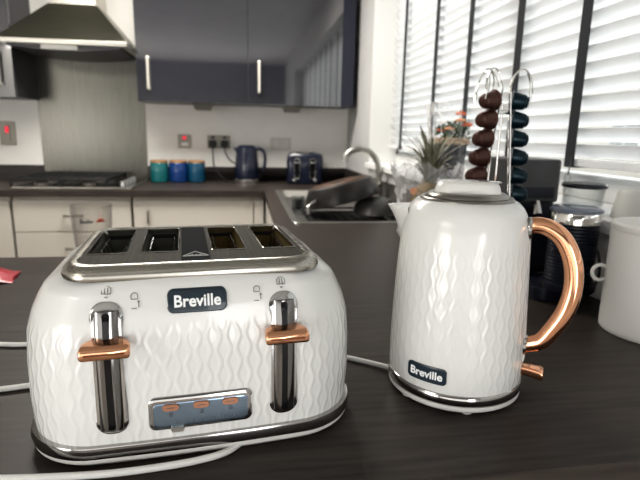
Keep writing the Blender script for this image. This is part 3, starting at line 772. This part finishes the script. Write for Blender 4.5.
prof = [(.0858, .0255), (.0866, .034), (.0868, .06), (.0863, .085), (.0855, .11), (.0845, .135), (.0833, .16), (.0817, .185), (.0802, .205), (.0787, .220), (.0765, .231), (.0735, .2395), (.0695, .246), (.0645, .2512), (.0600, .2540), (.0575, .2540), (.0565, .252)]
NK = 96
krings = [[(r * cos(2 * pi * j / NK), r * sin(2 * pi * j / NK), z - KO) for j in range(NK)] for r, z in prof]
# finer vertical subdivision for the emboss coordinates is not needed: UV is linear in height
kbody = arc_mesh('body', krings, M['kettle_body'], kt, cap1=False)
for d in kbody.data.uv_layers['arc'].data: d.uv[1] += KO
MB().lathe([(.0855, .0122), (.0872, .0135), (.0878, .019), (.0870, .0245), (.0856, .0257)], 72, (0, 0, -KO)).build('chrome_band', M['darkchrome'], kt, ang=50)
col_ = MB(); col_.lathe([(.0572, .2505), (.0582, .2548), (.0560, .2575), (.0530, .2572), (.0515, .2555)], 64, (0, 0, -KO), cap0=False, cap1=True); col_.build('steel_collar', M['collar'], kt, ang=60)
# lid: white domed cap with a front thumb catch, tipped slightly towards the hinge
lid = MB(); lid.lathe([(.0500, .256), (.0508, .2575), (.050, .2600), (.0465, .2625), (.0400, .2635)], 56, (0, 0, -KO), cap0=True, cap1=True)
lo = lid.build('lid', M['collar'], kt, ang=40)
hub = MB(); R_ = []
for z, a, b in ((.2625, .0405, .030), (.2665, .0400, .0295), (.2735, .0375, .027), (.2760, .0345, .0245), (.2768, .030, .02)):
    R_.append([(x, y, z - KO) for x, y in rrect(2 * a, 2 * b, b * .75, 8)])
hub.rings(R_, True, True, True)
hub.xform(Matrix.Rotation(radians(-22), 4, 'Z')); hub.build('lid_grip', M['white_plain'], lo, ang=40)
c_ = MB(); c_.box(-.014, .014, -.008, .008, .2752 - KO, .2772 - KO); c_.xform(Matrix.Rotation(radians(-22), 4, 'Z') @ Matrix.Translation((.026, 0, 0))); c_.build('lid_catch', M['chrome'], lo, bevel=.001)
# helper frame for things on the handle side
KR = Matrix.Rotation(HA, 4, 'Z')
def kbuild(mb, name, m, par=kt, **k):
    mb.xform(KR @ Matrix.Translation((0, 0, -KO))); return mb.build(name, m, par, **k)
# spout, opposite the handle
SPA = radians(158)
s = MB(); R_ = []
for z, tip, hw3 in ((.200, .0800, .004), (.212, .0835, .012), (.224, .0880, .017), (.234, .0930, .020), (.2405, .0975, .021), (.2425, .0985, .021)):
    base = .071
    R_.append([(base, hw3 * 1.25, z), (base + (tip - base) * .6, hw3 * .85, z), (tip, hw3 * .25, z), (tip, -hw3 * .25, z), (base + (tip - base) * .6, -hw3 * .85, z), (base, -hw3 * 1.25, z)])
s.rings(R_, True, True, True)
s.xform(Matrix.Rotation(SPA, 4, 'Z') @ Matrix.Translation((0, 0, -KO))); s.build('spout', M['white_plain'], kt, ang=55)
# handle
H = [(.074, 0, .2245), (.085, 0, .2282), (.099, 0, .2262), (.1160, 0, .2138), (.1285, 0, .188), (.1322, 0, .158), (.1275, 0, .128), (.116, 0, .102), (.104, 0, .083), (.088, 0, .0755), (.080, 0, .0745)]
hp = bez(H, 8)
rr = [.0098 + .0012 * sin(pi * i / (len(hp) - 1)) for i in range(len(hp))]
kbuild(MB().tube(hp, rr, 20, flat=1.25, up=(0, 1, 0)) if False else MB().tube(hp, rr, 20, flat=1.0), 'handle', M['rose'], ang=60)
for z, r0 in ((.224, .0787), (.0752, .0866)):
    m_ = MB(); m_.lathe([(.0135, 0), (.0140, .003), (.0125, .006)], 24)
    m_.xform(Matrix.Translation((r0 - .0035, 0, z)) @ Matrix.Rotation(radians(90), 4, 'Y')); kbuild(m_, 'handle_collar', M['darkchrome'])
# water gauge strip behind the handle
g = MB(); R_ = []
for z in (.055, .06, .10, .14, .18, .205, .210):
    r = .0868 - max(0, z - .06) * .052
    R_.append([(r - .004, .011, z), (r + .0012, .009, z), (r + .0012, -.009, z), (r - .004, -.011, z)])
g.rings(R_, True, True, True)
g.xform(KR @ Matrix.Translation((0, 0, -KO))); g.build('water_gauge', M['white_plastic'], kt, bevel=.001)
# switch paddle
s = MB(); R_ = []
for x, hw4, z0_, z1_ in ((.080, .0095, .0370, .0490), (.094, .0100, .0365, .0488), (.107, .0104, .0350, .0480), (.1105, .0104, .0345, .0460), (.1120, .0095, .0358, .0445)):
    R_.append([(x, y, (z0_ + z1_) / 2 + z) for y, z in rrect(2 * hw4, z1_ - z0_, .003, 4)])
s.rings(R_, True, True, True); kbuild(s, 'switch_lever', M['rose'], ang=50)
# badge on the front
BA = radians(-136)
def kr(z):
    for (r0, z0_), (r1, z1_) in zip(prof, prof[1:]):
        if z <= z1_: return r0 + (r1 - r0) * (z - z0_) / (z1_ - z0_)
    return prof[-1][0]
def on_kettle(u, z, off):   # u = arc offset to the image right
    r = kr(z) + off; a = BA + u / .0866
    return (r * cos(a), r * sin(a), z - KO)
kbd = slab(.0510, .0210, .0052, 0, .0475, on_kettle, -.002, .0020, 'brand_badge', M['badge'], kt, 24, .0006)
tx = text_mesh('Breville', .0138, 'badge_lettering', M['letters'], kbd, Matrix.Identity(4), .0004, .0003)
for v in tx.data.vertices:
    v.co = Vector(on_kettle(v.co.x, .0472 + v.co.y, .0024 + v.co.z))

# ================================================================== RIGHT SIDE OBJECTS
cn = empty('white_canister', (.710, .738, 0), 0, 'large white round canister at the right edge of the worktop', 'canister')
MB().lathe([(.079, .0005), (.081, .003), (.0815, .010), (.0815, .180)], 56).build('tin', M['canister'], cn)
MB().lathe([(.0818, .1802), (.0825, .182), (.0825, .190), (.080, .1930), (.01, .1936)], 56).build('lid', M['canister'], cn)
MB().tube(bez([(-.068, .042, .108), (-.078, .048, .111), (-.087, .052, .103), (-.086, .052, .090), (-.077, .048, .083), (-.068, .042, .087)], 6), .0034, 8).build('side_handle', M['canister'], cn)
t = tag(MB().lathe([(.052, .0), (.050, .006), (.043, .052), (.038, .058), (.01, .060)], 40).build('upturned_bowl', M['pot_grey']), 'pale grey upturned tapered bowl on the window sill behind the canister', 'bowl'); t.location = (.800, .905, SILL + .0005)
jr = empty('glass_jar', (.795, 1.075, SILL), 0, 'clear glass jar with dark rimmed lid standing on the window sill', 'jar')
MB().lathe([(.040, .001), (.044, .004), (.046, .045), (.044, .045), (.041, .006), (.001, .005)], 40).build('jar_body', M['jarglass'], jr)
MB().lathe([(.0465, .0455), (.049, .047), (.049, .053), (.046, .056), (.043, .0562), (.001, .0562)], 40).build('lid', M['navyplas'], jr)
# milk frother
mf = empty('milk_frother', (.655, .900, .0308), 0, 'ribbed black milk frother with steel band and clear blue grey lid', 'milk frother')
pr = [(.050, .0005), (.052, .004), (.052, .016), (.047, .018)]
MB().lathe(pr, 40).build('frother_base', M['navyplas'], mf)
pr = [(.044, .0182)]
for k in range(17): pr += [(.0455, .020 + k * .0069), (.0455, .0242 + k * .0069), (.0437, .0256 + k * .0069)]
MB().lathe(pr, 40).build('ribbed_body', M['navyplas'], mf, ang=20)
MB().lathe([(.0440, .1370), (.0462, .138), (.0462, .157), (.045, .1595)], 40).build('steel_band', M['chrome'], mf)
MB().lathe([(.046, .1597), (.049, .161), (.049, .1655), (.044, .169), (.030, .171), (.001, .1715)], 40).build('lid', mat('smoky_lid', (.16, .18, .23), .15), mf)
# coffee machine
cm = empty('coffee_machine', (.652, 1.115, 0), 0, 'dark grey capsule coffee machine on the worktop behind the capsule stand', 'coffee machine')
MB().prism(rrect(.112, .30, .02, 5, .0, -.06), 'z', .0005, .030).build('machine_base', M['navyplas'], cm, bevel=.004)
MB().prism(rrect(.104, .15, .014, 5, .0, .0), 'z', .035, .19).build('machine_column', M['navyplas'], cm, bevel=.004)
MB().prism(rrect(.112, .16, .012, 5, 0, .0), 'z', .19, .286).build('machine_head', M['machine'], cm, bevel=.006)
MB().box(-.04, .04, -.0825, -.0800, .20, .225).build('front_strip', M['navyplas'], cm, bevel=.001)
MB().tube([(0, -.078, .192), (0, -.090, .165)], .010, 10).build('coffee_outlet', M['darkchrome'], cm)
MB().box(-.05, .05, -.122, -.08, .0302, .040).build('drip_tray', M['darkchrome'], cm, bevel=.002)
MB().tube(bez([(.05, -.04, .10), (.068, -.10, .125), (.074, -.16, .125), (.076, -.20, .10), (.076, -.21, .05), (.072, -.19, .006)], 6), .003, 8).build('power_cord', M['greyplas'], cm)

# capsule stand: wire columns
SX, SY = .522, .985
cd = empty('capsule_stand', (SX, SY, 0), 0, 'chrome wire stand of brown and dark teal coffee capsules behind the kettle', 'capsule stand')
fr = MB(); fr.tube([(.06 * cos(2 * pi * k / 24), .06 * sin(2 * pi * k / 24), .004) for k in range(24)], .0035, 8, True); fr.build('base_ring', M['chrome'], cd)
bdir = {'l': (Vector((-1, -.30, 0)).normalized(), .074, .020), 'r': (Vector((1, -.38, 0)).normalized(), .046, .014), 'b': (Vector((-.25, 1, 0)).normalized(), .050, .030)}
for key, (d, rb, rt) in bdir.items():
    tdir = Vector((-d.y, d.x, 0)); c = MB(); P = []
    def pt(z, s_):
        r = rb + (rt - rb) * z / .40; return d * r + tdir * s_ + Vector((0, 0, z))
    hw5 = .0135
    for sg in (-1, 1):
        P = [pt(.004, sg * hw5), pt(.2, sg * hw5), pt(.40, sg * hw5)]
        for k in range(0, 11):
            a = pi - pi * k / 10; q0 = pt(.425, sg * hw5 * (1 - .5 * sin(a)))
            P.append(q0 + d * (.020 + .020 * cos(a)) + Vector((0, 0, .040 * sin(a))))
        P.append(pt(.405, sg * hw5) + d * .040)
        c.tube(bez(P, 3), .0015, 8)
    c.tube([d * 0.004 + Vector((0, 0, .40)), pt(.40, 0)], .0016, 6)
    c.build('wire_column', M['chrome'], cd)
MB().tube([(0, 0, .004), (0, 0, .40)], .0022, 8).build('centre_post', M['chrome'], cd)
MB().box(-.03, .026, -.008, -.002, .378, .386).build('cross_bar', M['chrome'], cd, bevel=.002)
def capsule(m, label, grp):
    t = empty('coffee_capsule', (0, 0, 0), 0, label, 'coffee capsule', grp)
    b = MB(); b.lathe([(.0208, .001), (.0180, .0022), (.0174, .008), (.0152, .022), (.0142, .0262), (.0118, .0275), (.0108, .0312), (.006, .0333), (.001, .0335)], 24)
    b.build('shell', m, t)
    MB().lathe([(.0205, -.0006), (.0210, .0), (.0208, .001)], 24).build('foil_rim', m, t)
    return t
rank = ['topmost', 'second from top', 'third from top', 'fourth from top', 'fifth from top', 'lowest']
SRC = {}
for key, m, nm in (('l', M['capsule_brown'], 'brown'), ('r', M['capsule_teal'], 'dark teal')):
    d, rb, rt = bdir[key]
    for k in range(6 if key == 'r' else 5):
        z = .405 - k * .0372
        lab = '%s coffee capsule, %s in the %s column of the wire stand' % (nm, rank[k] if not (key == 'l' and k == 4) else 'lowest one showing', 'left' if key == 'l' else 'right')
        if key not in SRC: t = capsule(m, lab, nm + ' capsules on the stand'); SRC[key] = t
        else: t = copy_tree(SRC[key]); t['label'] = lab
        r = rb + (rt - rb) * z / .40
        t.location = Vector((SX, SY, z)) + d * (r + .0035)
        q_ = d.copy(); q_.z = -.12
        t.rotation_euler = q_.to_track_quat('Z', 'Y').to_euler()

# ------------------------------------------------------------------ produce behind the kettle
pa = empty('pineapple', (.600, 1.56, 0), 0, 'pineapple with grey green spiky crown wrapped in a clear bag', 'pineapple')
MB().lathe([(.035, .0005), (.055, .02), (.062, .07), (.060, .12), (.048, .165), (.025, .185)], 28).build('fruit', M['pine'], pa)
cr = MB()
for k in range(34):
    a = k * 2.399; tier = k / 34
    ln = .095 + .105 * (1 - abs(tier - .5) * 1.2) * (.7 + .5 * random.random()); lean = .95 * (1 - tier) + .12
    d = Vector((cos(a), sin(a), 0)); P0 = Vector((0, 0, .178 + .02 * tier)) + d * .014 * (1 - tier)
    pts = [P0 + (d * sin(lean * t * 1.15) + Vector((0, 0, cos(lean * t * 1.1)))) * ln * t for t in (0, .25, .5, .75, 1)]
    wv = Vector((-d.y, d.x, 0)); ws = (.009, .010, .008, .0048, .0004)
    o = len(cr.v)
    for p, w_ in zip(pts, ws): cr.v += [tuple(p - wv * w_), tuple(p - d * .002), tuple(p + wv * w_)]
    for i in range(4):
        b = o + i * 3; cr.f += [(b, b + 1, b + 4, b + 3), (b + 1, b + 2, b + 5, b + 4)]
cr.build('crown', M['crown'], pa, merge=False)
# clear bag: crumpled tapered film around the fruit, open at the top
bg = empty('clear_plastic_bag', (.590, 1.56, 0.0005), 0, 'crumpled clear plastic bag with coloured print standing by the pineapple', 'bag')
b = MB(); NB = 40; R_ = []
rnd = [[random.uniform(-1, 1) for _ in range(NB)] for _ in range(12)]
for i in range(12):
    z = .235 * i / 11; base = .088 + .03 * (i / 11) ** 2 - (.012 if i == 0 else 0)
    R_.append([((base + .013 * rnd[i][j] * (.3 + i / 14)) * cos(2 * pi * j / NB), (base * .85 + .013 * rnd[i][j] * (.3 + i / 14)) * sin(2 * pi * j / NB), z + .02 * rnd[(i + 5) % 12][j] * (i / 11)) for j in range(NB)])
b.rings(R_, True, True, False); b.build('film', M['bag'], bg, ang=20)
for a, z, m, w_, h_ in ((232, .165, M['peach'], .012, .011), (250, .150, M['royal'], .010, .012), (268, .148, mat('mint_print', (.25, .5, .3), .5), .012, .012), (214, .105, M['red'], .012, .014)):
    a = radians(a); q = MB(); n = 12
    c0 = Vector((.118 * cos(a), .103 * sin(a), z)); tv = Vector((-sin(a), cos(a), 0))
    q.add([c0 + tv * w_ * cos(2 * pi * k / n) + Vector((0, 0, h_ * sin(2 * pi * k / n))) for k in range(n)], [tuple(range(n))])
    q.build('printed_spot', m, bg)
t = tag(MB().lathe([(.005, .0005), (.05, .01), (.082, .05), (.092, .095), (.084, .14), (.055, .178), (.02, .192), (.004, .190)], 36).build('green_melon', M['melon']), 'round green melon just behind the spout of the white kettle', 'melon'); t.location = (.500, 1.22, 0)

# plant on the sill
pp = empty('flower_basket', (.788, 1.86, SILL), 0, 'small flowering plant in a dark pot with wicker rim on the sill', 'plant')
MB().lathe([(.046, .0005), (.050, .004), (.062, .130), (.06, .140), (.05, .140), (.045, .135)], 32).build('pot', mat('slate_pot', (.035, .037, .05), .5), pp)
rm = MB()
for k in range(2): rm.tube([(.063 * cos(2 * pi * j / 32), .063 * sin(2 * pi * j / 32), 0.136 + k * .011 + .003 * sin(j * 2.6 + k * pi)) for j in range(32)], .007, 8, True)
rm.build('wicker_rim', M['basket'], pp)
lf = MB()
for k in range(130):
    a = random.uniform(0, 2 * pi); r = .065 * sqrt(random.random()); z = .145 + random.random() * .075 * (1 - r * 6)
    c = Vector((r * cos(a), r * sin(a), z)); n_ = Vector((random.uniform(-1, 1), random.uniform(-1, 1), random.uniform(.1, 1))).normalized()
    u_ = n_.orthogonal().normalized(); v_ = n_.cross(u_); s_ = random.uniform(.010, .018)
    lf.add([c - u_ * s_, c + v_ * s_ * .5, c + u_ * s_, c - v_ * s_ * .5], [(0, 1, 2, 3)])
lf.build('foliage', M['leaf'], pp, smooth=False, merge=False)
for i, (x, y, z) in enumerate(((.01, -.055, .240), (-.02, -.03, .185), (.03, -.07, .200), (0, -.075, .215), (-.03, .02, .18))):
    st_ = MB().tube([(x * .3, y * .3, .14), (x, y, z)], .0018, 6).build('flower_stem', M['leaf'], pp)
    q = MB()
    for j in range(7):
        a = 2 * pi * j / 7; c = Vector((x + .012 * cos(a), y + .012 * sin(a), z)); q.lathe([(.001, -.004), (.0085, -.001), (.009, .003), (.004, .007), (.001, .007)], 8, tuple(c))
    q.lathe([(.001, 0), (.008, .004), (.007, .010), (.001, .012)], 8, (x, y, z)); q.build('flower', M['orange'] if i % 2 == 0 else M['peach'], st_)
wr = MB(); NB = 28; R_ = []
for i in range(7):
    z = .02 + .27 * i / 6; base = .070 + .028 * (i / 6)
    R_.append([((base + .008 * sin(j * 2.3 + i) * i / 6) * cos(pi * .55 + pi * 1.05 * j / (NB - 1)), (base + .008 * sin(j * 2.3 + i) * i / 6) * sin(pi * .55 + pi * 1.05 * j / (NB - 1)), z - .02 * abs(sin(j * 1.1)) * i / 6) for j in range(NB)])
R_[0] = R_[0]
wr.rings(R_, False); wr.build('cellophane_wrap', M['bag'] if False else glassy('cellophane', (.97, .97, .97), .02, .15), pp, ang=25)

# ------------------------------------------------------------------ tumbler and red packet on the left
gt = empty('printed_tumbler', (-.362, 1.255, .0), 0, 'clear glass tumbler with printed marks behind the left of the toaster', 'glass')
MB().lathe([(.030, .0008), (.033, .003), (.041, .055), (.0455, .11), (.0470, .155), (.0462, .156), (.0452, .153), (.0440, .11), (.0395, .055), (.031, .010), (.001, .008)], 48).build('glass_body', M['glass'], gt)
def gl(mb, a0, pts, th, z0_, zr=.047):
    mb.tube([((zr + .0006) * cos(a0 + u / zr), (zr + .0006) * sin(a0 + u / zr), z0_ + v) for u, v in pts], th, 5)
GA = atan2(-1.255, .362)
q = MB(); x = -.026
for k in range(5):
    gl(q, GA, [(x, 0), (x, .010 if k in (0, 3) else .006), (x + .0035, .006), (x + .004, 0)], .0013, .117, .0458); x += .0058
gl(q, GA, [(-.02, 0), (.004, 0)], .0005, .085, .0440)
q.build('dark_print', M['ink'], gt)
q = MB()
gl(q, GA, [(.010, 0), (.028, 0)], .0026, .121, .0460); gl(q, GA, [(.013, .004), (.024, .005)], .0020, .121, .0460); gl(q, GA, [(.019, .010), (.019, .014)], .0012, .121, .0460)
q.build('red_print', mat('red_print', (.6, .16, .10), .5), gt)
rp = empty('red_packet', (-.600, 1.16, .0), radians(12), 'crumpled red packet with a white panel at the left edge', 'packet')
q = MB(); R_ = []
for i, (x, hw6, hz) in enumerate(((-.13, .06, .030), (-.08, .066, .050), (-.03, .068, .044), (.02, .064, .034), (.05, .056, .020), (.078, .050, .006), (.09, .050, .003))):
    ring = []
    for j in range(20):
        a = 2 * pi * j / 20; ring.append((x + .004 * sin(3 * a + i), hw6 * cos(a), max(.0005, hz * .5 + hz * .5 * sin(a) * (1 + .12 * sin(5 * a + i * 2)))))
    R_.append(ring)
q.rings(R_, True, True, True); q.build('film', M['red'], rp, ang=30)
q = MB(); q.add([(-.02, -.069, .012), (.048, -.0585, .006), (.046, -.060, .016), (-.02, -.0705, .026)], [(0, 1, 2, 3)]); q.build('white_panel', M['white_plastic'], rp)

# ================================================================== OUTSIDE
struct('ground_outside', MB().box(.98, 60, -30, 70, -1.15, -1.1), M['grass'], smooth=False)
def house(x, y0, y1, wm, label):
    t = empty('house', (x, (y0 + y1) / 2, -1.1), 0, label, 'house'); hl = (y1 - y0) / 2
    MB().box(0, 7, -hl, hl, 0, 5.0).build('house_wall', wm, t, smooth=False)
    MB().prism([(-.4, 5.0), (7.4, 5.0), (3.5, 8.2)], 'y', -hl - .3, hl + .3).build('roof', M['rooftile'], t, smooth=False)
    k = int(hl / 1.6)
    for i in range(-k, k + 1):
        for z in (1.0, 3.4):
            fr_ = MB(); y = i * 2.6
            if abs(y) > hl - 1: continue
            fr_.box(-.06, .0, y - .65, y + .65, z, z + 1.15); w_ = fr_.build('house_window', M['upvc'], t, smooth=False)
            MB().box(-.07, -.06, y - .56, y - .04, z + .08, z + 1.07).box(-.07, -.06, y + .04, y + .56, z + .08, z + 1.07).build('house_pane', M['darkglass'], w_, smooth=False)
house(11, 5, 16.5, M['brick'], 'red brick house seen through the right part of the blind')
house(13, 19, 31, M['render'], 'pale rendered house seen through the middle of the blind')
house(12, 34, 48, M['brick'], 'red brick house seen through the far left part of the blind')

# ================================================================== LIGHT
wd = bpy.data.worlds.new('overcast'); SC.world = wd; wd.use_nodes = True
bg_ = wd.node_tree.nodes['Background']
tcw = wd.node_tree.nodes.new('ShaderNodeTexCoord'); sx_ = wd.node_tree.nodes.new('ShaderNodeSeparateXYZ'); cr_ = wd.node_tree.nodes.new('ShaderNodeValToRGB')
wd.node_tree.links.new(tcw.outputs['Generated'], sx_.inputs[0]); wd.node_tree.links.new(sx_.outputs[2], cr_.inputs[0])
cr_.color_ramp.elements[0].color = (.97, .97, .97, 1); cr_.color_ramp.elements[1].color = (.92, .96, 1, 1)
wd.node_tree.links.new(cr_.outputs[0], bg_.inputs[0]); bg_.inputs[1].default_value = 1.75
def area(name, loc, target, sx, sy, power, col=(1, 1, 1)):
    l = bpy.data.lights.new(name, 'AREA'); l.shape = 'RECTANGLE'; l.size = sx; l.size_y = sy; l.energy = power; l.color = col
    o = bpy.data.objects.new(name, l); COL.objects.link(o); o.location = loc
    o.rotation_euler = (Vector(target) - Vector(loc)).to_track_quat('-Z', 'Y').to_euler(); return o
area('sky_glow', (2.6, 1.1, 1.6), (.9, 1.1, .6), 4.0, 1.8, 150, (1, 1, 1))
area('rear_fill', (-.9, RY + .06, -.02), (-.9, 1, -.02), 3.2, 1.4, 22, (1, .98, .95))  # added fill for the toaster front, kept below the doors' reflections
area('left_fill', (LX + .06, -1.0, -.06), (0, .6, .12), 2.4, 1.35, 72, (1, .98, .95))  # fill lamp added at the left wall, no window known there
area('front_left_fill', (-2.25, -1.0, CEIL - .03), (-2.0, -.9, 0), 1.0, 1.4, 26, (1, .96, .9))  # added front-left fill, set outside what the doors reflect
area('door_daylight', (WX - .03, -1.65, .0), (-.5, -.9, .0), 1.2, 1.4, 32, (1, 1, 1))
area('ceiling_lamp', (-.5, 2.45, CEIL - .03), (-.5, 2.45, 0), 1.4, .5, 52, (1, .95, .88))

# ================================================================== CAMERA
yaw, pit, rol = radians(8.8), radians(11.9), radians(1.2)
Fv = Vector((sin(yaw) * cos(pit), cos(yaw) * cos(pit), -sin(pit)))
R0 = Vector((cos(yaw), -sin(yaw), 0)); U0 = R0.cross(Fv)
Rv = R0 * cos(rol) + U0 * sin(rol); Uv = -R0 * sin(rol) + U0 * cos(rol)
cam = bpy.data.cameras.new('camera'); co = bpy.data.objects.new('camera', cam); COL.objects.link(co)
mw = Matrix((Rv, Uv, -Fv)).transposed().to_4x4(); mw.translation = (0, 0, .33); co.matrix_world = mw
cam.sensor_width = 36; cam.lens = 36 * 500 / 640; cam.clip_start = .02; cam.clip_end = 300
cam.dof.use_dof = True; cam.dof.focus_distance = .56; cam.dof.aperture_fstop = 7.5
SC.camera = co
SC.view_settings.view_transform = 'Standard'; SC.view_settings.look = 'Medium High Contrast'; SC.view_settings.exposure = 0.0
